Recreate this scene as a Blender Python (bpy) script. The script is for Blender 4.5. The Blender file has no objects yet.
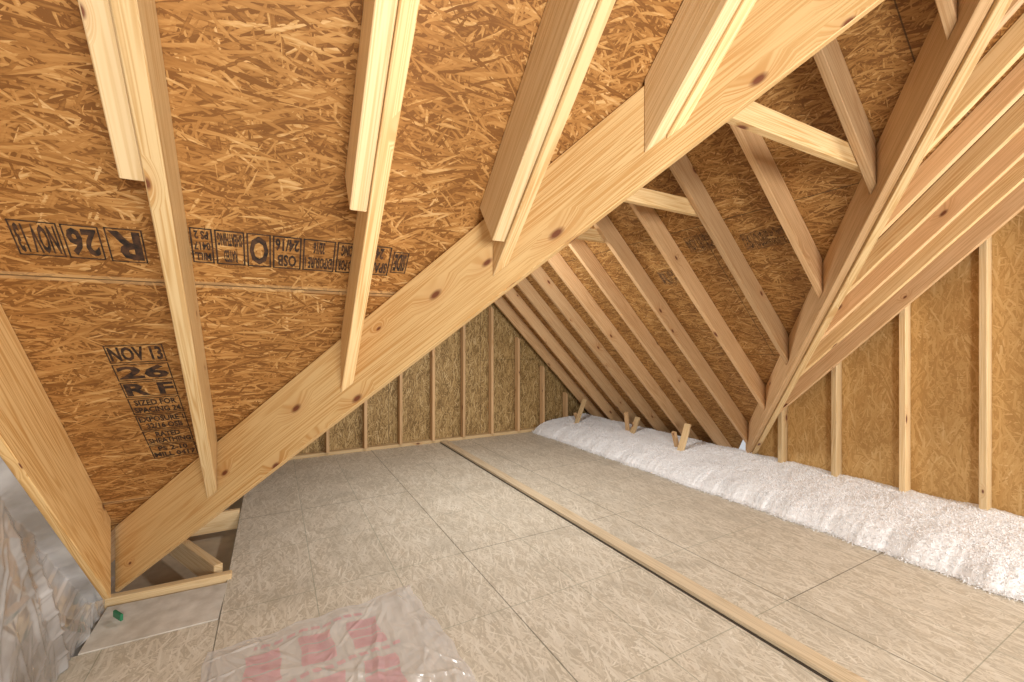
import bpy, bmesh, math, random
from mathutils import Vector, Matrix, noise
random.seed(7)
C = bpy.context.scene.collection
V = Vector
R2 = math.sqrt(2); R3 = math.sqrt(3)
try:
    bpy.context.scene.view_settings.view_transform = 'Standard'
except Exception: pass

# ------------------------------------------------------------ materials
def newmat(name):
    m = bpy.data.materials.new(name); m.use_nodes = True
    nt = m.node_tree
    for n in list(nt.nodes):
        if n.type != 'OUTPUT_MATERIAL' and n.type != 'BSDF_PRINCIPLED': nt.nodes.remove(n)
    return m, nt, nt.nodes['Principled BSDF']
def N(nt, t, **k):
    n = nt.nodes.new(t)
    for a, b in k.items(): setattr(n, a, b)
    return n
def math_(nt, op, a, b=None, c=None, clamp=False):
    n = N(nt, 'ShaderNodeMath', operation=op); n.use_clamp = clamp
    for i, v in enumerate((a, b, c)):
        if v is None: continue
        if isinstance(v, (int, float)): n.inputs[i].default_value = v
        else: nt.links.new(v, n.inputs[i])
    return n.outputs[0]
def ramp(nt, src, stops, interp='LINEAR'):
    n = N(nt, 'ShaderNodeValToRGB'); cr = n.color_ramp; cr.interpolation = interp
    while len(cr.elements) > 1: cr.elements.remove(cr.elements[-1])
    cr.elements[0].position = stops[0][0]; cr.elements[0].color = (*stops[0][1], 1)
    for p, c in stops[1:]:
        e = cr.elements.new(p); e.color = (*c, 1)
    nt.links.new(src, n.inputs[0]); return n.outputs[0]
def mix(nt, fac, a, b, mode='MIX'):
    n = N(nt, 'ShaderNodeMix', data_type='RGBA', blend_type=mode)
    if isinstance(fac, (int, float)): n.inputs[0].default_value = fac
    else: nt.links.new(fac, n.inputs[0])
    for i, v in ((6, a), (7, b)):
        if isinstance(v, tuple): n.inputs[i].default_value = (*v, 1)
        else: nt.links.new(v, n.inputs[i])
    return n.outputs[2]
def fmix(nt, fac, a, b):
    n = N(nt, 'ShaderNodeMix', data_type='FLOAT')
    for i, v in ((0, fac), (2, a), (3, b)):
        if isinstance(v, (int, float)): n.inputs[i].default_value = v
        else: nt.links.new(v, n.inputs[i])
    return n.outputs[0]

def osb(name, stops, scale=1.0, seam=(0, 0), seamw=.003, big=(2.44, 1.22), grid=None, bumps=.35, seamf=.75, smudge=0, seamc=(.05, .03, .015), band=None, var=.3):
    m, nt, P = newmat(name)
    tc = N(nt, 'ShaderNodeTexCoord')
    nz = N(nt, 'ShaderNodeTexNoise'); nz.inputs['Scale'].default_value = 14; nt.links.new(tc.outputs['UV'], nz.inputs['Vector'])
    sc = N(nt, 'ShaderNodeVectorMath', operation='SCALE'); nt.links.new(nz.outputs['Color'], sc.inputs[0]); sc.inputs['Scale'].default_value = .009
    ad = N(nt, 'ShaderNodeVectorMath', operation='ADD'); nt.links.new(tc.outputs['UV'], ad.inputs[0]); nt.links.new(sc.outputs[0], ad.inputs[1])
    best = None; val = None
    for i, (ang, sx, sy, pen) in enumerate(((.12, 8, 85, 0), (.75, 12, 120, .03), (-.6, 11, 100, .02), (1.45, 15, 130, .07), (-.24, 8, 85, 0), (.38, 11, 115, 0), (-1.1, 14, 130, .06), (.02, 9, 100, 0), (-.42, 9, 105, .01))):
        m1 = N(nt, 'ShaderNodeMapping'); m1.inputs['Rotation'].default_value = (0, 0, ang); m1.inputs['Location'].default_value = (3.1*i, 1.7*i, 0)
        m2 = N(nt, 'ShaderNodeMapping'); m2.inputs['Scale'].default_value = (sx*scale, sy*scale, 1)
        nt.links.new(ad.outputs[0], m1.inputs[0]); nt.links.new(m1.outputs[0], m2.inputs[0])
        vo = N(nt, 'ShaderNodeTexVoronoi', voronoi_dimensions='2D'); vo.inputs['Scale'].default_value = 1
        nt.links.new(m2.outputs[0], vo.inputs['Vector'])
        sp = N(nt, 'ShaderNodeSeparateColor'); nt.links.new(vo.outputs['Color'], sp.inputs[0])
        pr = math_(nt, 'SUBTRACT', math_(nt, 'SUBTRACT', sp.outputs[0], pen), math_(nt, 'MULTIPLY', vo.outputs['Distance'], .12))
        tone = math_(nt, 'SUBTRACT', sp.outputs[1], math_(nt, 'MULTIPLY', vo.outputs['Distance'], .3))
        if best is None: best, val = pr, tone
        else:
            g = math_(nt, 'GREATER_THAN', pr, best)
            val = fmix(nt, g, val, tone); best = math_(nt, 'MAXIMUM', pr, best)
    st = N(nt, 'ShaderNodeMapping'); st.inputs['Scale'].default_value = (34, 210, 1); nt.links.new(tc.outputs['UV'], st.inputs[0])
    fine = N(nt, 'ShaderNodeTexNoise'); fine.inputs['Scale'].default_value = 1; fine.inputs['Detail'].default_value = 4
    nt.links.new(st.outputs[0], fine.inputs['Vector'])
    broad = N(nt, 'ShaderNodeTexNoise'); broad.inputs['Scale'].default_value = 2.6; broad.inputs['Detail'].default_value = 4
    nt.links.new(tc.outputs['UV'], broad.inputs['Vector'])
    v2 = math_(nt, 'ADD', val, math_(nt, 'MULTIPLY', math_(nt, 'SUBTRACT', fine.outputs[0], .5), .7))
    v2 = math_(nt, 'ADD', v2, math_(nt, 'MULTIPLY', math_(nt, 'SUBTRACT', broad.outputs[0], .5), var))
    gap = N(nt, 'ShaderNodeMapRange'); gap.inputs['From Min'].default_value = .60; gap.inputs['From Max'].default_value = .78
    gap.inputs['To Min'].default_value = -.5; gap.inputs['To Max'].default_value = 0; nt.links.new(best, gap.inputs[0])
    v2 = math_(nt, 'ADD', v2, gap.outputs[0])
    col = ramp(nt, v2, stops)
    if smudge:
        sm = N(nt, 'ShaderNodeTexNoise'); sm.inputs['Scale'].default_value = 3.3; sm.inputs['Detail'].default_value = 6; sm.inputs['Distortion'].default_value = .8
        nt.links.new(tc.outputs['UV'], sm.inputs['Vector'])
        mr = N(nt, 'ShaderNodeMapRange'); mr.inputs['From Min'].default_value = .5; mr.inputs['From Max'].default_value = .72; nt.links.new(sm.outputs[0], mr.inputs[0])
        col = mix(nt, math_(nt, 'MULTIPLY', mr.outputs[0], smudge), col, (.40, .36, .28))
    mp = N(nt, 'ShaderNodeMapping'); mp.inputs['Location'].default_value = (seam[0], seam[1], 0); nt.links.new(tc.outputs['UV'], mp.inputs[0])
    def bricks(w, h, mw, off=.5):
        br = N(nt, 'ShaderNodeTexBrick'); br.offset = off; br.inputs['Scale'].default_value = 1; br.inputs['Brick Width'].default_value = w
        br.inputs['Row Height'].default_value = h; br.inputs['Mortar Size'].default_value = mw; br.inputs['Mortar Smooth'].default_value = .3
        nt.links.new(mp.outputs[0], br.inputs['Vector']); return br.outputs['Fac']
    if band: col = mix(nt, math_(nt, 'MULTIPLY', bricks(big[0], big[1], band[0]), band[1]), col, band[2])
    if grid: col = mix(nt, math_(nt, 'MULTIPLY', bricks(grid[0], grid[1], .0024, 0), .5), col, (.17, .20, .13))
    if seamw: col = mix(nt, math_(nt, 'MULTIPLY', bricks(*big, seamw), seamf), col, seamc)
    nt.links.new(col, P.inputs['Base Color']); P.inputs['Roughness'].default_value = .6
    P.inputs['Specular IOR Level'].default_value = .3
    bp = N(nt, 'ShaderNodeBump'); bp.inputs['Strength'].default_value = bumps; bp.inputs['Distance'].default_value = .003
    nt.links.new(math_(nt, 'ADD', best, math_(nt, 'MULTIPLY', fine.outputs[0], .2)), bp.inputs['Height']); nt.links.new(bp.outputs[0], P.inputs['Normal'])
    return m

def wood(name, light, dark, knots=.75, grain=.5):
    m, nt, P = newmat(name)
    tc = N(nt, 'ShaderNodeTexCoord'); oi = N(nt, 'ShaderNodeObjectInfo')
    cb = N(nt, 'ShaderNodeCombineXYZ')
    nt.links.new(math_(nt, 'MULTIPLY', oi.outputs['Random'], 37.), cb.inputs[0]); nt.links.new(math_(nt, 'MULTIPLY', oi.outputs['Random'], 91.), cb.inputs[1])
    ad = N(nt, 'ShaderNodeVectorMath', operation='ADD'); nt.links.new(tc.outputs['UV'], ad.inputs[0]); nt.links.new(cb.outputs[0], ad.inputs[1])
    kv = N(nt, 'ShaderNodeMapping'); kv.inputs['Scale'].default_value = (4.2, 9, 1); nt.links.new(ad.outputs[0], kv.inputs[0])
    vo = N(nt, 'ShaderNodeTexVoronoi', voronoi_dimensions='2D'); vo.inputs['Scale'].default_value = 1; nt.links.new(kv.outputs[0], vo.inputs['Vector'])
    sp = N(nt, 'ShaderNodeSeparateColor'); nt.links.new(vo.outputs['Color'], sp.inputs[0])
    gate = math_(nt, 'GREATER_THAN', sp.outputs[0], knots)
    kd = math_(nt, 'DIVIDE', vo.outputs['Distance'], math_(nt, 'ADD', math_(nt, 'MULTIPLY', sp.outputs[1], .9), .5))
    kr = N(nt, 'ShaderNodeMapRange'); kr.inputs['From Min'].default_value = .12; kr.inputs['From Max'].default_value = .05
    nt.links.new(kd, kr.inputs[0]); knot = math_(nt, 'MULTIPLY', kr.outputs[0], gate)
    halo = N(nt, 'ShaderNodeMapRange'); halo.inputs['From Min'].default_value = .4; halo.inputs['From Max'].default_value = .0
    nt.links.new(kd, halo.inputs[0]); hl = math_(nt, 'MULTIPLY', halo.outputs[0], gate)
    g = N(nt, 'ShaderNodeMapping'); g.inputs['Scale'].default_value = (.7, 34, 1); nt.links.new(ad.outputs[0], g.inputs[0])
    cb2 = N(nt, 'ShaderNodeCombineXYZ'); nt.links.new(math_(nt, 'MULTIPLY', hl, 1.4), cb2.inputs[1])
    g2 = N(nt, 'ShaderNodeVectorMath', operation='ADD'); nt.links.new(g.outputs[0], g2.inputs[0]); nt.links.new(cb2.outputs[0], g2.inputs[1])
    n1 = N(nt, 'ShaderNodeTexNoise'); n1.inputs['Scale'].default_value = 1; n1.inputs['Detail'].default_value = 2; n1.inputs['Distortion'].default_value = .3
    nt.links.new(g2.outputs[0], n1.inputs['Vector'])
    rings = math_(nt, 'SINE', math_(nt, 'MULTIPLY', n1.outputs[0], 60))
    rings = math_(nt, 'MULTIPLY', math_(nt, 'ADD', rings, 1), .5)
    n3 = N(nt, 'ShaderNodeTexNoise'); n3.inputs['Scale'].default_value = 1.6; nt.links.new(ad.outputs[0], n3.inputs['Vector'])
    f = math_(nt, 'MULTIPLY', math_(nt, 'POWER', rings, 1.6), math_(nt, 'MULTIPLY', n3.outputs[0], grain*2.6), clamp=True)
    col = mix(nt, f, light, dark)
    tone = math_(nt, 'ADD', math_(nt, 'MULTIPLY', oi.outputs['Random'], .30), .80)
    hs = N(nt, 'ShaderNodeHueSaturation'); nt.links.new(col, hs.inputs['Color']); nt.links.new(tone, hs.inputs['Value'])
    col = mix(nt, math_(nt, 'MULTIPLY', hl, .35), hs.outputs[0], (.45, .2, .06))
    col = mix(nt, math_(nt, 'MULTIPLY', knot, .9), col, (.12, .024, .010))
    nt.links.new(col, P.inputs['Base Color']); P.inputs['Roughness'].default_value = .55; P.inputs['Specular IOR Level'].default_value = .3
    bp = N(nt, 'ShaderNodeBump'); bp.inputs['Strength'].default_value = .12; bp.inputs['Distance'].default_value = .002
    nt.links.new(rings, bp.inputs['Height']); nt.links.new(bp.outputs[0], P.inputs['Normal'])
    return m

def plain(name, col, rough=.6, noise_amt=.15, nscale=20, bump=.2, metallic=0, bdist=.01, col2=None, alpha=None, contrast=None, spec=None):
    m, nt, P = newmat(name)
    tc = N(nt, 'ShaderNodeTexCoord')
    nz = N(nt, 'ShaderNodeTexNoise'); nz.inputs['Scale'].default_value = nscale; nz.inputs['Detail'].default_value = 6
    nt.links.new(tc.outputs['Object'], nz.inputs['Vector'])
    c2 = col2 or tuple(max(0, c*(1-noise_amt*2)) for c in col)
    f = nz.outputs[0]
    if contrast:
        mr = N(nt, 'ShaderNodeMapRange'); mr.inputs['From Min'].default_value = .5-contrast; mr.inputs['From Max'].default_value = .5+contrast
        nt.links.new(f, mr.inputs[0]); f = mr.outputs[0]
    nt.links.new(mix(nt, f, c2, tuple(min(1, c*(1+noise_amt)) for c in col)), P.inputs['Base Color'])
    P.inputs['Roughness'].default_value = rough; P.inputs['Metallic'].default_value = metallic
    if spec is not None: P.inputs['Specular IOR Level'].default_value = spec
    if alpha is not None: P.inputs['Alpha'].default_value = alpha
    bp = N(nt, 'ShaderNodeBump'); bp.inputs['Strength'].default_value = bump; bp.inputs['Distance'].default_value = bdist
    nt.links.new(nz.outputs[0], bp.inputs['Height']); nt.links.new(bp.outputs[0], P.inputs['Normal'])
    return m

M_roof = osb('osb_roof', [(.0, (.20, .082, .019)), (.22, (.32, .145, .037)), (.55, (.42, .205, .059)), (.8, (.50, .268, .086)), (1.0, (.64, .40, .17))], scale=1.2, seam=(-.5, .106), bumps=.45, seamw=.0025, band=(.014, .35, (.66, .45, .22)), var=.55)
M_roof2 = osb('osb_wing', [(.0, (.20, .088, .024)), (.22, (.31, .15, .043)), (.55, (.41, .215, .067)), (.8, (.48, .27, .092)), (1.0, (.61, .39, .17))], scale=1.15, seam=(.5, .3), bumps=.4, var=.5)
M_wall = osb('osb_gable', [(.0, (.20, .12, .042)), (.25, (.34, .215, .080)), (.55, (.44, .295, .120)), (.8, (.52, .365, .165)), (1.0, (.66, .50, .27))], seam=(.2, .0), bumps=.2)
M_wallr = osb('osb_side', [(.0, (.47, .27, .09)), (.25, (.55, .33, .12)), (.55, (.60, .375, .145)), (.8, (.63, .405, .165)), (1.0, (.69, .48, .23))], seam=(.9, .3), bumps=.1, scale=.9, seamw=0, var=.6)
M_floor = osb('osb_floor', [(.0, (.52, .46, .355)), (.25, (.63, .57, .455)), (.55, (.69, .63, .515)), (.8, (.725, .67, .555)), (1.0, (.79, .74, .63))], scale=1.1, seam=(-2.45, .22), grid=(.61, .406), bumps=.08, seamf=.55, smudge=.4, var=.6)
M_patch = plain('pale_board', (.74, .70, .62), .75, .04, 14, .3, col2=(.50, .45, .37), contrast=.25)
M_pine = wood('pine', (.79, .57, .29), (.61, .36, .135), knots=.84, grain=.6)
M_beam = wood('pine_beam', (.78, .53, .24), (.58, .31, .095), knots=.76, grain=.62)
M_spruce = wood('spruce', (.66, .43, .225), (.48, .26, .105), knots=.86)
M_stud = wood('stud', (.79, .59, .33), (.63, .41, .18), knots=.85)
M_side = wood('valley_spruce', (.71, .47, .25), (.52, .29, .115), knots=.88)
M_strip = wood('weathered_pine', (.74, .61, .42), (.52, .40, .24), knots=.9)
M_ink = plain('ink', (.08, .036, .016), .8, 0, 60, 0, col2=(.010, .007, .005), contrast=.14)
M_inkf = plain('faint_ink', (.30, .15, .05), .8, 0, 60, 0, col2=(.06, .03, .015), contrast=.14)
M_dark = plain('attic_void', (.46, .37, .26), .9, .2, 8, .5)
M_pale = plain('pale_panel', (.72, .70, .68), .7, .0, 5, .3, col2=(.30, .25, .19), contrast=.15)
M_insul = plain('insulation', (.95, .95, .95), 1.0, .03, 75, .3, bdist=.008, col2=(.88, .88, .88), contrast=.25, spec=0)
M_film = plain('film', (.66, .67, .69), .09, .0, 4, .05, bdist=.01, col2=(.30, .28, .26), contrast=.16, spec=1.0, metallic=.3)
M_bag = plain('bag', (.95, .95, .96), .12, .03, 12, .1, alpha=.40, spec=1.0)
M_pink = plain('bag_print', (.76, .40, .45), .2, .05, 25, .1, col2=(.80, .58, .61), contrast=.35, alpha=.62)
M_green = plain('green_plastic', (.03, .22, .10), .4, .05, 14, .05)
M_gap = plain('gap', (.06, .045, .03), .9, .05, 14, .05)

# ------------------------------------------------------------ mesh helpers
def set_uv(bm, d=None, e=None):
    uv = bm.loops.layers.uv.verify()
    for f in bm.faces:
        n = f.normal
        if e is not None: a, b = e
        elif abs(n.dot(d)) < .7: a = d; b = n.cross(d).normalized()
        else:
            a = n.cross(V((.3, .5, .8))).normalized(); b = n.cross(a)
        for l in f.loops: l[uv].uv = (l.vert.co.dot(a), l.vert.co.dot(b))
def finish(name, bm, mats, parent=None, smooth=False, origin=None):
    if origin is None:
        xs = [v.co.x for v in bm.verts]; ys = [v.co.y for v in bm.verts]; zs = [v.co.z for v in bm.verts]
        origin = V(((min(xs)+max(xs))/2, (min(ys)+max(ys))/2, min(zs)))
    bmesh.ops.translate(bm, verts=bm.verts, vec=-origin)
    me = bpy.data.meshes.new(name); bm.to_mesh(me); bm.free()
    for m in (mats if isinstance(mats, list) else [mats]): me.materials.append(m)
    if smooth:
        for p in me.polygons: p.use_smooth = True
    o = bpy.data.objects.new(name, me); C.objects.link(o)
    if parent:
        o.parent = parent; o.location = origin - V(parent.location)
    else: o.location = origin
    return o
def tag(o, label=None, cat=None, group=None, kind=None):
    if label: o['label'] = label
    if cat: o['category'] = cat
    if group: o['group'] = group
    if kind: o['kind'] = kind
    return o
def thing(name, loc, label, cat, group=None):
    o = bpy.data.objects.new(name, None); C.objects.link(o); o.location = loc
    return tag(o, label, cat, group)
def board_bm(p0, p1, w, d, up=V((0, 0, 1)), cuts=(), bev=.0025):
    """board whose TOP centre line runs p0->p1; w thick sideways, d deep below; cuts = (point, normal) removes the +normal side"""
    p0, p1 = V(p0), V(p1); D = (p1-p0).normalized(); S = D.cross(up).normalized(); U = S.cross(D).normalized()
    bm = bmesh.new(); vs = []
    for p in (p0, p1):
        for s, u in ((-1, 0), (1, 0), (1, -1), (-1, -1)): vs.append(bm.verts.new(p + S*s*w/2 + U*u*d))
    for f in ((0, 1, 2, 3), (7, 6, 5, 4), (0, 4, 5, 1), (1, 5, 6, 2), (2, 6, 7, 3), (3, 7, 4, 0)): bm.faces.new([vs[i] for i in f])
    for co, no in cuts:
        bmesh.ops.bisect_plane(bm, geom=bm.verts[:]+bm.edges[:]+bm.faces[:], plane_co=V(co), plane_no=V(no).normalized(), clear_outer=True)
        ed = [e for e in bm.edges if e.is_boundary]
        if ed: bmesh.ops.holes_fill(bm, edges=ed)
    bmesh.ops.recalc_face_normals(bm, faces=bm.faces)
    if bev: bmesh.ops.bevel(bm, geom=bm.edges[:], offset=bev, segments=1, affect='EDGES', clamp_overlap=True)
    bm.normal_update(); set_uv(bm, D)
    return bm
def board(name, p0, p1, w, d, mat, parent=None, **k):
    return finish(name, board_bm(p0, p1, w, d, **k), mat, parent)
def slab(name, pts, thick, mat, e, kind='structure', parent=None):
    bm = bmesh.new(); a = [bm.verts.new(V(p)) for p in pts]; b = [bm.verts.new(V(p)+V(thick)) for p in pts]
    n = len(a); bm.faces.new(a); bm.faces.new(b[::-1])
    for i in range(n): bm.faces.new((a[i], b[i], b[(i+1) % n], a[(i+1) % n]))
    bmesh.ops.recalc_face_normals(bm, faces=bm.faces); bm.normal_update()
    set_uv(bm, e=(V(e[0]), V(e[1])))
    o = finish(name, bm, mat, parent)
    if kind: o['kind'] = kind
    return o
def tri(v):
    v = v % 1.0
    return abs(v-.5)*2
def crease(a, b, seed, f=1.0):
    rr = random.Random(seed); s = 0; tot = 0
    for k in range(7):
        th = rr.uniform(0, math.pi); fr = f*rr.uniform(.7, 3.4); amp = 1/fr
        u = a*math.cos(th)+b*math.sin(th)
        warp = .5*noise.noise(V((a*1.6*f+k, b*1.6*f, seed)))
        mask = max(0, .5+1.1*noise.noise(V((a*1.3*f, b*1.3*f+k*3, seed+k))))
        s += amp*mask*tri(u*fr+warp+rr.random()); tot += amp
    return s/tot
def wrinkle(a, b, seed, n=10, f=3.0, sharp=5.0):
    """thin raised folds that run across a sheet in many directions, fading in and out"""
    rr = random.Random(seed); s = 0
    for k in range(n):
        th = rr.uniform(0, math.pi); fr = f*rr.uniform(.5, 1.6)
        u = a*math.cos(th)+b*math.sin(th); w = -a*math.sin(th)+b*math.cos(th)
        v = (u*fr + .35*noise.noise(V((a*2.5+k, b*2.5, seed))) + rr.random()) % 1.0
        r = max(0, 1-abs(v-.5)*2*sharp)
        mask = max(0, noise.noise(V((w*2.0+k*5, u*2.0, seed+k)))*2.2)
        s = max(s, r*min(1, mask))
    return s

# ------------------------------------------------------------ key geometry
H = 1.28
A = 3.05            # main slope: z = A - y
XE = 4.5; XL = -1.06; XR = (XE+XL)/2     # wing eaves and ridge
YA = A-(XR-XL)      # y of the point where both valleys meet
YF = 5.34           # far gable sheathing
XW = 4.09           # right gable sheathing
VAL_L = XL + A      # x + y on left valley
VAL_R = XE - A      # x - y on right valley
T = .019*R2

# ------------------------------------------------------------ setting
up = V((0, 0, .012))
def m_(x, y): return (x, y, A - y)
roof_main = slab('ceiling', [m_(-2, -1.2), m_(-2, 3.05), m_(XL, 3.05), m_(XR, YA), m_(XW, XW-VAL_R), m_(XW, -1.2)], up, M_roof, ((1, 0, 0), (0, -1/R2, 1/R2)))
def w_(x, y): return (x, y, XE - x)
roof_r = slab('ceiling', [w_(XE, YF), w_(XE, 3.05), w_(XR, YA), w_(XR, YF)], up, M_roof2, ((0, 1, 0), (-1/R2, 0, 1/R2)))
def l_(x, y): return (x, y, x - XL)
roof_l = slab('ceiling', [l_(XL, 3.05), l_(XL, YF), l_(XR, YF), l_(XR, YA)], up, M_roof2, ((0, 1, 0), (1/R2, 0, 1/R2)))
roof_b = slab('ceiling', [(-2, -1.2, 4.25), (XW, -1.2, 4.25), (XW, -4, 1.45), (-2, -4, 1.45)], up, M_roof, ((1, 0, 0), (0, 1/R2, 1/R2)))
wall_back = slab('wall_back', [(XL, YF, -.25), (XL, YF, 0), (XR, YF, XR-XL), (XE, YF, 0), (XE, YF, -.25)], (0, .012, 0), M_wall, ((0, 0, 1), (1, 0, 0)))
wall_right = slab('wall_right', [(XW, -3, -.2), (XW, 2.64, -.2), (XW, 2.64, .41), (XW, -1.2, 4.25), (XW, -3, 2.4)], (.012, 0, 0), M_wallr, ((0, 0, 1), (0, 1, 0)))
wall_left = slab('wall_left', [(-.75, -3, -.25), (-.75, 2.9, -.25), (-.75, 2.9, .14), (-.75, 2.2, .6), (-.75, -1.2, 4.0), (-.75, -3, 2.4)], (-.012, 0, 0), M_pale, ((0, 1, 0), (0, 0, 1)))
floor = slab('floor', [(-.74, -3, 0), (-.74, 2.40, 0), (-.22, 2.40, 0), (-.22, YF-.002, 0), (XE-.02, YF-.002, 0), (XE-.02, 3.03, 0), (XW-.002, 2.6, 0), (XW-.002, -3, 0)], (0, 0, -.018), M_floor, ((0, 1, 0), (1, 0, 0)))
void = slab('floor', [(-1.1, 2.41, -.16), (-.2, 2.41, -.16), (-.2, YF-.002, -.16), (-1.1, YF-.002, -.16)], (0, 0, -.012), M_dark, ((0, 1, 0), (1, 0, 0)))

# ------------------------------------------------------------ valley beams and ridge
def valley(sign, mat, label, foot, depth=.235, off=0):
    if sign > 0: p = lambda t: V((XL+t, A-t, t))
    else: p = lambda t: V((XE-t+off/R2, A-t-off/R2, t))
    cuts = [((foot, 0, 0), (-1, 0, 0) if sign > 0 else (1, 0, 0)), ((XR - sign*.022, 0, 0), (sign, 0, 0))]
    o = board('valley_beam', p(.0) - V((0, 0, .004)), p(3.2) - V((0, 0, .004)), .038, depth, mat, cuts=cuts)
    return tag(o, label, 'beam')
valley(1, M_beam, 'broad knotty diagonal valley beam climbing from floor at lower left to the top edge', -.632, .242)
valley(-1, M_side, 'diagonal valley beam rising from white insulation at right, with jack rafters ending on it', XW-.01, .205)
valley(-1, M_pine, 'second ply of the right valley beam, facing the stack of parallel rafters', XW-.01, .222, off=.039)
tag(board('ridge_board', (XR, .33, XR-XL-.04), (XR, YF-.01, XR-XL-.04), .036, .184, M_pine), 'ridge board along the peak of the far wing', 'ridge board')

# ------------------------------------------------------------ main slope rafters
RD = .15
def main_rafter(x, mat, label, cut, d=RD, w=.038, y1=3.0, grp='jack rafters of the near roof slope', name='jack_rafter', y0=-1.15):
    o = board(name, (x, y1, A-y1-.003), (x, y0, A-y0-.003), w, d, mat, cuts=cut)
    return tag(o, label, 'rafter', grp)
face_l = ((VAL_L-T-.002, 0, 0), (1, 1, 0))
face_r = ((VAL_R+T+.039*R2+.002, 0, 0), (-1, 1, 0))
X3 = [-.225, .24, .665, 1.055]
L3 = ['pine rafter with its foot lowest on the broad beam, near printed stamps at left',
      'pine rafter ending midway along the broad beam, second rafter from the left plastic film',
      'pine rafter whose foot ends on the broad beam above the far gable wall',
      'short pine rafter landing highest on the broad beam near the top edge']
for i, (x, lb) in enumerate(zip(X3, L3)): main_rafter(x, M_pine, lb, [face_l], d=.168 if i > 1 else RD+.008)
def sister(x, lb, ye, d, w=.044, face=face_l):
    xc = x-.019-w/2-.0012
    o = board('sister_board', (xc, 2.0, A-2.0-.003), (xc, -1.1, A+1.1-.003), w, d, M_stud, cuts=[((0, ye, A-ye-.14*R2), (0, 1, -.75)), face])
    return tag(o, lb, 'board', 'doubling boards on rafters')
sister(X3[0], 'short doubling board beside the leftmost pine rafter, its blunt end above the stamps', 1.22, .146)
sister(X3[1], 'short doubling board on the centre-left rafter, blunt end above the roof stamps', 1.22, .146)
sister(X3[2], 'wide doubling board on the rafter just left of the topmost one', 1.24, .160)
sister(X3[3], 'doubling board on the topmost short rafter where it meets the broad beam', 1.5, .160)
main_rafter(-.656, M_beam, 'deep rafter at far left above the crumpled plastic film', [((0, 2.56, 0), (0, 1, 0)), ((0, 0, .1), (0, 0, -1))], d=.25, grp='deep edge rafters', name='deep_rafter')
X2 = [1.53, 1.98, 2.25, 2.52, 2.79, 3.06, 3.34, 3.62, 3.92]
onn = ['', 'uppermost', 'second', 'third', 'fourth', 'fifth', 'sixth', 'seventh', 'lowest']
for i, x in enumerate(X2):
    lb = 'rafter just past the peak of the two valleys' if i == 0 else '%s of the slim parallel rafters fanning right of the right valley beam' % onn[i]
    dd = RD if i == 0 else (.115 if i == 8 else .094)
    main_rafter(x, M_pine if i % 2 else M_side, lb, [face_l if x < XR else face_r], d=dd, y1=3.0 if x > XR else 2.5, grp='rafters of the right slope')

# ------------------------------------------------------------ wing rafters (right side)
Y1 = [.57, .93, 1.345, 1.765, 2.18, 2.60, 3.015, 3.43, 3.845, 4.26, 4.675, 5.09]
L1 = ['topmost stub of jack rafter against the right valley beam at the top edge', 'jack rafter reaching the right valley beam beside the near collar tie', 'long jack rafter second down the right valley beam',
      'jack rafter third down the right valley beam', 'jack rafter landing lowest on the right valley beam', 'wing rafter with foot just left of the valley beam foot',
      'wing rafter second beyond the valley foot', 'wing rafter third beyond the valley foot', 'wing rafter fourth beyond the valley foot', 'wing rafter third from the far gable wall', 'wing rafter second from the far gable wall', 'wing rafter closest to the far gable wall']
for y, lb in zip(Y1, L1):
    o = board('wing_rafter', (XR-.1, y, XE-XR+.1-.003), (XE, y, -.003), .036, .135, M_spruce,
              cuts=[((XR+.02, 0, 0), (-1, 0, 0)), ((VAL_R-T-.002, 0, 0), (1, -1, 0)), ((0, 0, .03), (0, 0, -1))])
    tag(o, lb, 'rafter', 'rafters of the far wing')
for y, lb in ((.93, 'near horizontal collar tie crossing behind the broad beam, upper right'), (1.765, 'small collar tie end showing just under the broad beam'), (2.60, 'farther collar tie half hidden behind the broad beam')):
    z = 2.14
    o = board('collar_tie', (1.02, y+.0385, z), (2.40, y+.0385, z), .036, .089, M_pine, cuts=[((XE-.01, 0, 0), (1, 0, 1)), ((XL+.01, 0, 0), (-1, 0, 1))])
    tag(o, lb, 'collar tie', 'collar ties')
for i, y in enumerate(Y1[3:]):
    o = board('wing_rafter', (XR+.1, y, XR-XL+.1-.003), (XL, y, -.003), .036, .135, M_spruce,
              cuts=[((XR-.02, 0, 0), (1, 0, 0)), ((VAL_L+T+.002, 0, 0), (-1, -1, 0)), ((0, 0, .03), (0, 0, -1))])
    tag(o, 'rafter of the wing slope hidden behind the broad beam', 'rafter', 'wing rafters behind the broad beam')

# ------------------------------------------------------------ far wall studs and plate
tag(board('bottom_plate', (-.2, 5.294, .038), (4.3, 5.294, .038), .089, .038, M_stud), 'long bottom plate at the base of the far studded wall', 'plate')
FS = [.12, .525, .93, 1.337, 1.743, 2.15, 2.555, 2.96, 3.367, 3.77]
ordn = ['first', 'second', 'third', 'fourth', 'fifth', 'sixth', 'seventh', 'eighth', 'ninth', 'tenth']
for i, x in enumerate(FS):
    cut = [((XE-.22, 0, 0), (1, 0, 1)), ((XL+.22, 0, 0), (-1, 0, 1))]
    o = board('wall_stud', (x, 5.294, .0385), (x, 5.294, 3), .034, .089, M_side, up=V((0, -1, 0)), cuts=cut)
    o.location.y = 5.25
    tag(o, '%s upright stud from the left on the far gable wall' % ordn[i], 'stud', 'studs of the far wall')
RS = [-.2, .22, .6, 1.0, 1.41, 1.85, 2.28]
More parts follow.
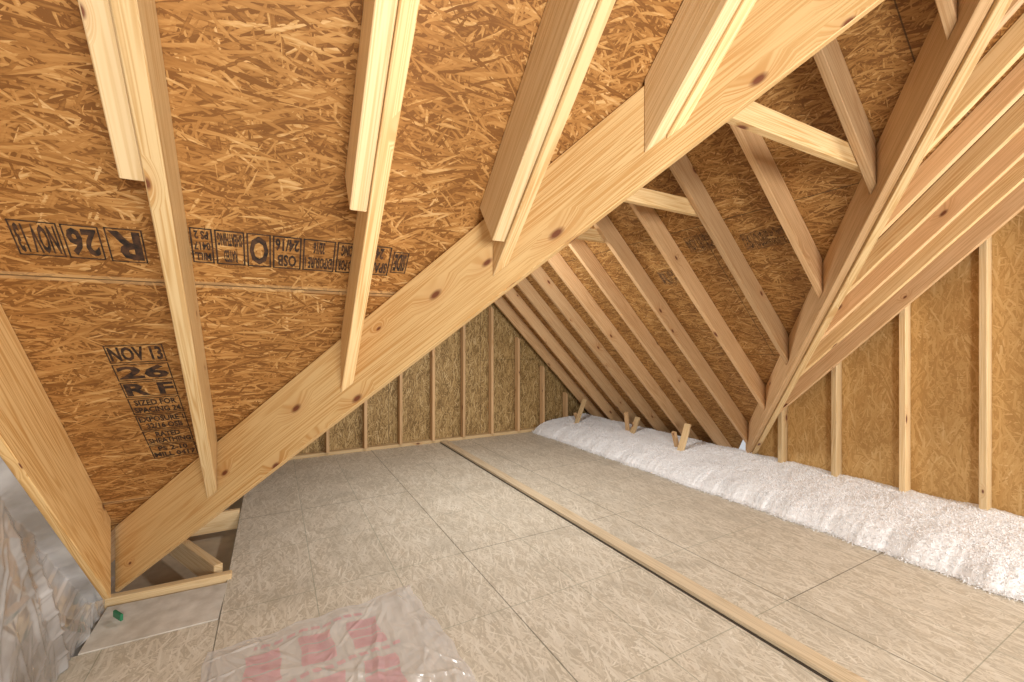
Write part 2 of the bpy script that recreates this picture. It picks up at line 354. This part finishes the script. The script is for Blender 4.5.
for i, y in enumerate(RS[::-1]):
    o = board('wall_stud', (3.999, y, .0), (3.999, y, 4.2), .038, .088, M_stud, up=V((-1, 0, 0)), cuts=[((0, A-.006, 0), (0, 1, 1))])
    o.location.x = 4.044
    tag(o, '%s upright stud from the valley foot on the right gable wall' % ordn[i], 'stud', 'studs of the right wall')

# ------------------------------------------------------------ floor items
g = board('floor_strip', (1.885, -2.5, .024), (1.885, 5.23, .024), .085, .0235, M_strip)
tag(g, 'long flat wooden strip running along the floor over the deck joint', 'strip')
bm = board_bm((1.834, -2.5, .003), (1.834, 5.23, .003), .014, .0028, bev=0); gp = finish('gap_shade_1', bm, M_gap); gp['kind'] = 'structure'  # thin dark strip laid on the deck as the shadowed gap beside the board
tag(slab('deck_patch', [(-.70, 2.404, .004), (-.225, 2.404, .004), (-.215, 2.74, .004), (-.70, 2.76, .004)], (0, 0, -.018), M_patch, ((1, 0, 0), (0, 1, 0)), kind=None), 'pale whitish board patch on floor beneath the foot of the broad beam', 'board')
tag(board('floor_joist', (-.72, 2.815, .03), (-.2, 2.80, .03), .045, .16, M_stud), 'joist edge just past the pale board patch', 'joist', 'open floor joists')
tag(board('floor_joist', (-.9, 3.85, .02), (-.225, 3.85, .02), .038, .14, M_stud), 'farther joist in the open bay left of the deck', 'joist', 'open floor joists')
tag(board('floor_brace', (-.27, 2.90, .04), (-.62, 3.62, .04), .045, .13, M_stud), 'short diagonal brace in the open bay left of the deck', 'brace')

# insulation
def insul():
    bm = bmesh.new(); nx, ny = 130, 680; x0, x1, y0, y1 = 3.23, 4.25, -.6, 5.20
    rows = []
    for j in range(ny+1):
        y = y0+(y1-y0)*j/ny; row = []
        e = -.01*y + .03*noise.noise(V((y*2.1, 3, 0))) + .025*noise.noise(V((y*7, 7, 0))) + .012*noise.noise(V((y*24, 7, 4))) + .01*noise.noise(V((y*70, 7, 9)))
        xe = x1 if y > 2.68 else 4.085
        for i in range(nx+1):
            t = i/nx; x = (x0+e) + (xe-x0-e)*t
            dd = (x-(x0+e))
            hgt = .13*(1-math.exp(-dd*11)) + .07*min(dd, 1)
            p = V((x, y, 0))
            hgt += (.016*noise.noise(p*3.5) + .007*noise.noise(p*9) + .005*noise.noise(p*22) + .003*noise.noise(p*45))*min(1, dd*14)
            z = max(.003, hgt)
            z = max(.003, min(z, XE-x-.012 if y < 0 else (XE-x-.22 if y > 2.6 else 9)))
            row.append(bm.verts.new((x, y, z)))
        rows.append(row)
    for j in range(ny):
        for i in range(nx):
            bm.faces.new((rows[j][i], rows[j][i+1], rows[j+1][i+1], rows[j+1][i]))
    rr = random.Random(3)
    for k in range(190000):
        j = rr.randrange(1, ny-1); i = int(rr.random()**1.4*(nx-3))+1
        c = rows[j][i].co.copy() + V((rr.uniform(-.008, .008), rr.uniform(-.008, .008), rr.uniform(-.002, .006)))
        if i < 5: c.x -= rr.random()**2*.05; c.z = max(.004, c.z*.8)
        if c.y < .0: continue
        s = rr.uniform(.003, .008)
        tri_ = []
        for q in range(3):
            d = V((rr.gauss(0, 1), rr.gauss(0, 1), rr.gauss(0, .8))).normalized()*s
            pnt = c+d; pnt.x = min(pnt.x, 4.25 if c.y > 2.7 else 4.086)
            if c.y > 2.6: pnt.z = min(pnt.z, XE-pnt.x-.208)
            pnt.z = max(pnt.z, .002)
            tri_.append(bm.verts.new(pnt))
        bm.faces.new(tri_)
    return finish('blown_insulation', bm, M_insul, smooth=True)
tag(insul(), 'fluffy white loose insulation banked along the right edge of the floor', 'insulation', kind='stuff')

for n_, (x, y, lb) in enumerate(((3.72, 3.02, 'pair of tilted wood scraps in insulation nearest the valley foot'), (3.80, 3.85, 'pair of tilted wood scraps in the insulation, middle pair'), (3.76, 4.75, 'pair of tilted wood scraps in insulation by the far wall'))):
    t = thing('wood_stub', (x, y, .10), lb, 'wood stub', 'wood stubs in the insulation')
    k = (.0, .05, -.04)[n_]
    board('stub', (x-.14+k, y, .06), (x+.10+k, y+.05, .46-k), .026, .07, M_stud, t, up=V((0, -1, 0)), cuts=[((x+.06, y, .42-k), (.5, 0, 1))])
    board('stub', (x+.02, y+.12, .06), (x-.04+k, y+.16, .38+k), .03, .05, M_side, t, up=V((0, -1, 0)), cuts=[((x, y, .34+k), (-.6, 0, 1))])

# crumpled film on the left
def film():
    bm = bmesh.new(); ny, nz = 520, 260; rows = []
    for j in range(ny+1):
        y = -.1 + 2.88*j/ny; top = max(.14, A-y-.362) ; row = []
        for i in range(nz+1):
            t = i/nz; z = .004 + (top-.004)*t
            x = -.725 + .028*(noise.noise(V((y*1.6+z, z*1.2, 1)))+.3) + .020*wrinkle(y+z*.4, z*.5, 11, 9, 2.2, 5.0) + .009*wrinkle(y, z, 5, 12, 6, 4.0)
            x = max(-.747, min(x, -.642))
            if t > .96: x = x*(1-(t-.96)*25)+(-.66)*((t-.96)*25)
            row.append(bm.verts.new((x, y, z)))
        rows.append(row)
    for j in range(ny):
        for i in range(nz): bm.faces.new((rows[j][i], rows[j+1][i], rows[j+1][i+1], rows[j][i+1]))
    return finish('plastic_film', bm, M_film, smooth=True)
f = tag(film(), 'crumpled silvery plastic film covering the low wall at far left', 'plastic film')

# folded printed bag on the floor
def bag():
    bm = bmesh.new(); nx, ny = 320, 380; rows = []
    for j in range(ny+1):
        t = j/ny; row = []
        for i in range(nx+1):
            s = i/nx
            x = -.25 + .86*s + .02*noise.noise(V((t*4, 1, 0))) + (.12*s-.02)*(1-t) + .012*tri(t*7+s); y = 1.05 + 1.10*t + .03*noise.noise(V((s*6, 4, 0)))*t + .09*s*t + .015*tri(s*5)*t
            z = .003 + .005*(noise.noise(V((s*3, t*3, 2)))+.5) + .012*wrinkle(s, t, 23, 9, 2.2, 7) + .005*wrinkle(s, t, 31, 12, 6, 5) + (.03*crease(s*3, t, 9, 5) if s > .84 else 0)*min(1, (s-.84)*12 if s > .84 else 0)
            ed = min(s, 1-s, t, 1-t)*16
            z *= min(1, .2+ed)
            row.append(bm.verts.new((x, y, max(z, .003))))
        rows.append(row)
    for j in range(ny):
        for i in range(nx):
            fc = bm.faces.new((rows[j][i], rows[j][i+1], rows[j+1][i+1], rows[j+1][i])); s = (i+.5)/nx; t = (j+.5)/ny
            a = False
            for k in range(3):
                c = .24 + .22*k
                if abs(s-c) < .07 and abs(t-.80) < .085:
                    a = abs(t-.83) > .005 and abs(t-.775) > .004
                if abs(s-c) < .07 and abs(t-.56) < .08: a = abs(t-.57) > .006
            if abs(t-.68) < .010 and (int(s*60) % 3) and .15 < s < .8: a = True
            if abs(t-.925) < .008 and (int(s*75) % 4) and .2 < s < .7: a = True
            if a: fc.material_index = 1
    return finish('insulation_bag', bm, [M_bag, M_pink], smooth=True)
tag(bag(), 'flattened white plastic bag with faded pink print lying on the floor', 'plastic bag')
tag(board('plastic_scrap', (-.64, 2.62, .05), (-.60, 2.56, .05), .012, .03, M_green), 'small green plastic scrap beside the foot of the broad beam', 'scrap')

# ------------------------------------------------------------ printed stamps
def text_bm(body, size):
    cu = bpy.data.curves.new('t', 'FONT'); cu.body = body; cu.size = size; cu.align_x = 'CENTER'; cu.align_y = 'CENTER'; cu.resolution_u = 2; cu.offset = size*.035
    o = bpy.data.objects.new('t', cu); C.objects.link(o); bpy.context.view_layer.update()
    me = bpy.data.meshes.new_from_object(o.evaluated_get(bpy.context.evaluated_depsgraph_get()))
    bm = bmesh.new(); bm.from_mesh(me); bpy.data.objects.remove(o); bpy.data.meshes.remove(me)
    return bm
def rect_bm(bm, x0, y0, x1, y1):
    vs = [bm.verts.new((x, y, 0)) for x, y in ((x0, y0), (x1, y0), (x1, y1), (x0, y1))]; bm.faces.new(vs)
def frame_bm(bm, cx, cy, w, h, t=.003):
    rect_bm(bm, cx-w/2, cy-h/2, cx+w/2, cy-h/2+t); rect_bm(bm, cx-w/2, cy+h/2-t, cx+w/2, cy+h/2)
    rect_bm(bm, cx-w/2, cy-h/2, cx-w/2+t, cy+h/2); rect_bm(bm, cx+w/2-t, cy-h/2, cx+w/2, cy+h/2)
def stamp(parent, pos, ex, ey, items, label, mat_=None):
    """items: (text, cx, cy, w, h, framed): text stretched to fill its box"""
    ex = V(ex).normalized(); ey = V(ey).normalized(); n = ex.cross(ey)
    bm = bmesh.new()
    for s, cx, cy, w, h, fr in items:
        tb = text_bm(s, .05)
        xs = [v.co.x for v in tb.verts]; ys = [v.co.y for v in tb.verts]
        bmesh.ops.translate(tb, verts=tb.verts, vec=(-(min(xs)+max(xs))/2, -(min(ys)+max(ys))/2, 0))
        bmesh.ops.scale(tb, verts=tb.verts, vec=((w-.016)/(max(xs)-min(xs)), (h-.020)/(max(ys)-min(ys)), 1)); bmesh.ops.translate(tb, verts=tb.verts, vec=(cx, cy, 0))
        me = bpy.data.meshes.new('x'); tb.to_mesh(me); tb.free(); bm.from_mesh(me); bpy.data.meshes.remove(me)
        if fr: frame_bm(bm, cx, cy, w-.003, h-.003, fr)
    mat = Matrix((( ex.x, ey.x, n.x, 0), (ex.y, ey.y, n.y, 0), (ex.z, ey.z, n.z, 0), (0, 0, 0, 1)))
    bmesh.ops.transform(bm, matrix=mat, verts=bm.verts)
    bmesh.ops.translate(bm, verts=bm.verts, vec=V(pos)+n*.002)
    o = finish('printed_stamp', bm, mat_ or M_ink, parent); o['label'] = label; return o
ups = V((0, -1, 1)).normalized(); dns = -ups
def onmain(x, y): return (x, y, A-y)
stamp(roof_main, onmain(-.445, 1.515), (-1, 0, 0), dns, [('NOV 13', .070, 0, .09, .105, .0035), ('26', -.015, 0, .075, .105, .0035), ('R', -.10, 0, .08, .11, .0035)], 'upside-down ink stamp reading NOV 13, 26, R')
its = []; x = .225
for s, w in (('MILL\n0417\nPS 2', .055), ('RATED\nSHEATHING', .075), ('O', .065), ('OSB\n24/16', .08), ('EXPOSURE 1\n32/16', .095), ('SIZED FOR\nSPACING', .085)):
    its.append((s, x-w/2, 0, w, .12, .0042)); x -= w+.002
stamp(roof_main, onmain(.02, 1.50), (-1, 0, 0), dns, its, 'upside-down small print stamps in boxes')
stamp(roof_main, onmain(.335, 1.50), (-1, 0, 0), dns, [('SPAN\n24', .025, 0, .075, .12, .004), ('SIDE', -.045, 0, .055, .09, .0035)], 'small boxed print on roof sheathing')
its = []; yy = .27
for s, h in (('NOV 13', .085), ('26', .085), ('R F', .085), ('SIZED FOR\nSPACING 24', .095), ('EXPOSURE 1\n32/16 OSB', .095), ('RATED\nSHEATHING', .095), ('PS 2-10\nMILL 0417', .095)):
    its.append((s, 0, yy-h/2, .15, h, .0035)); yy -= h+.004
a_ = .06
stamp(roof_main, onmain(-.375, 1.97), V((1, 0, 0))*math.cos(a_)+ups*math.sin(a_), ups*math.cos(a_)-V((1, 0, 0))*math.sin(a_), its, 'column of boxed ink stamps reading NOV 13, 26')
stamp(roof_r, (2.60, 1.56, XE-2.60), (0, -1, 0), (-1, 0, 1), [('SHEATHING\nEXPOSURE 1', .06, 0, .12, .13, .005), ('OSB', -.04, 0, .08, .13, .005), ('26', -.115, 0, .06, .13, .005)], 'small boxed print on wing sheathing', M_inkf)
stamp(roof_r, (2.55, 1.97, XE-2.55), (0, -1, 0), (-1, 0, 1), [('SIZED FOR\nSPACING', .07, 0, .13, .13, .005), ('NOV 13', -.06, 0, .12, .13, .005)], 'second boxed print on wing sheathing', M_inkf)
stamp(roof_r, (2.72, 2.39, XE-2.72), (0, -1, 0), (-1, 0, 1), [('RATED\nPS 2', .06, 0, .12, .13, .005), ('R', -.05, 0, .09, .13, .005)], 'third boxed print on wing sheathing', M_inkf)

# ------------------------------------------------------------ lights
def area(loc, tgt, size, e, col=(1, .98, .95)):
    l = bpy.data.lights.new('unseen_light', 'AREA'); l.energy = e; l.size = size; l.color = col
    o = bpy.data.objects.new('unseen_light', l); C.objects.link(o); o.location = loc
    o.rotation_euler = (V(tgt)-V(loc)).to_track_quat('-Z', 'Y').to_euler()
area((.4, -1.5, 1.35), (1.0, 2.5, 1.4), .8, 88)
area((3.5, -1.2, 1.3), (2.2, 2.5, 1.4), .6, 62)  # unseen light added at right so the left rafter sides stay darker
area((1.35, 2.9, 2.1), (2.3, 3.4, 0), .4, 36)  # unseen light added behind the broad beam to brighten the wing
w = bpy.data.worlds.new('World'); bpy.context.scene.world = w; w.use_nodes = True
w.node_tree.nodes['Background'].inputs[0].default_value = (.98, .98, 1, 1); w.node_tree.nodes['Background'].inputs[1].default_value = .6

# ------------------------------------------------------------ camera
cam = bpy.data.cameras.new('Camera'); cam.lens = 435/1024*36; cam.sensor_width = 36; cam.clip_start = .02
co = bpy.data.objects.new('Camera', cam); C.objects.link(co); co.location = (0, 0, H); co.rotation_euler = (math.pi/2, 0, -math.radians(28.7))
bpy.context.scene.camera = co
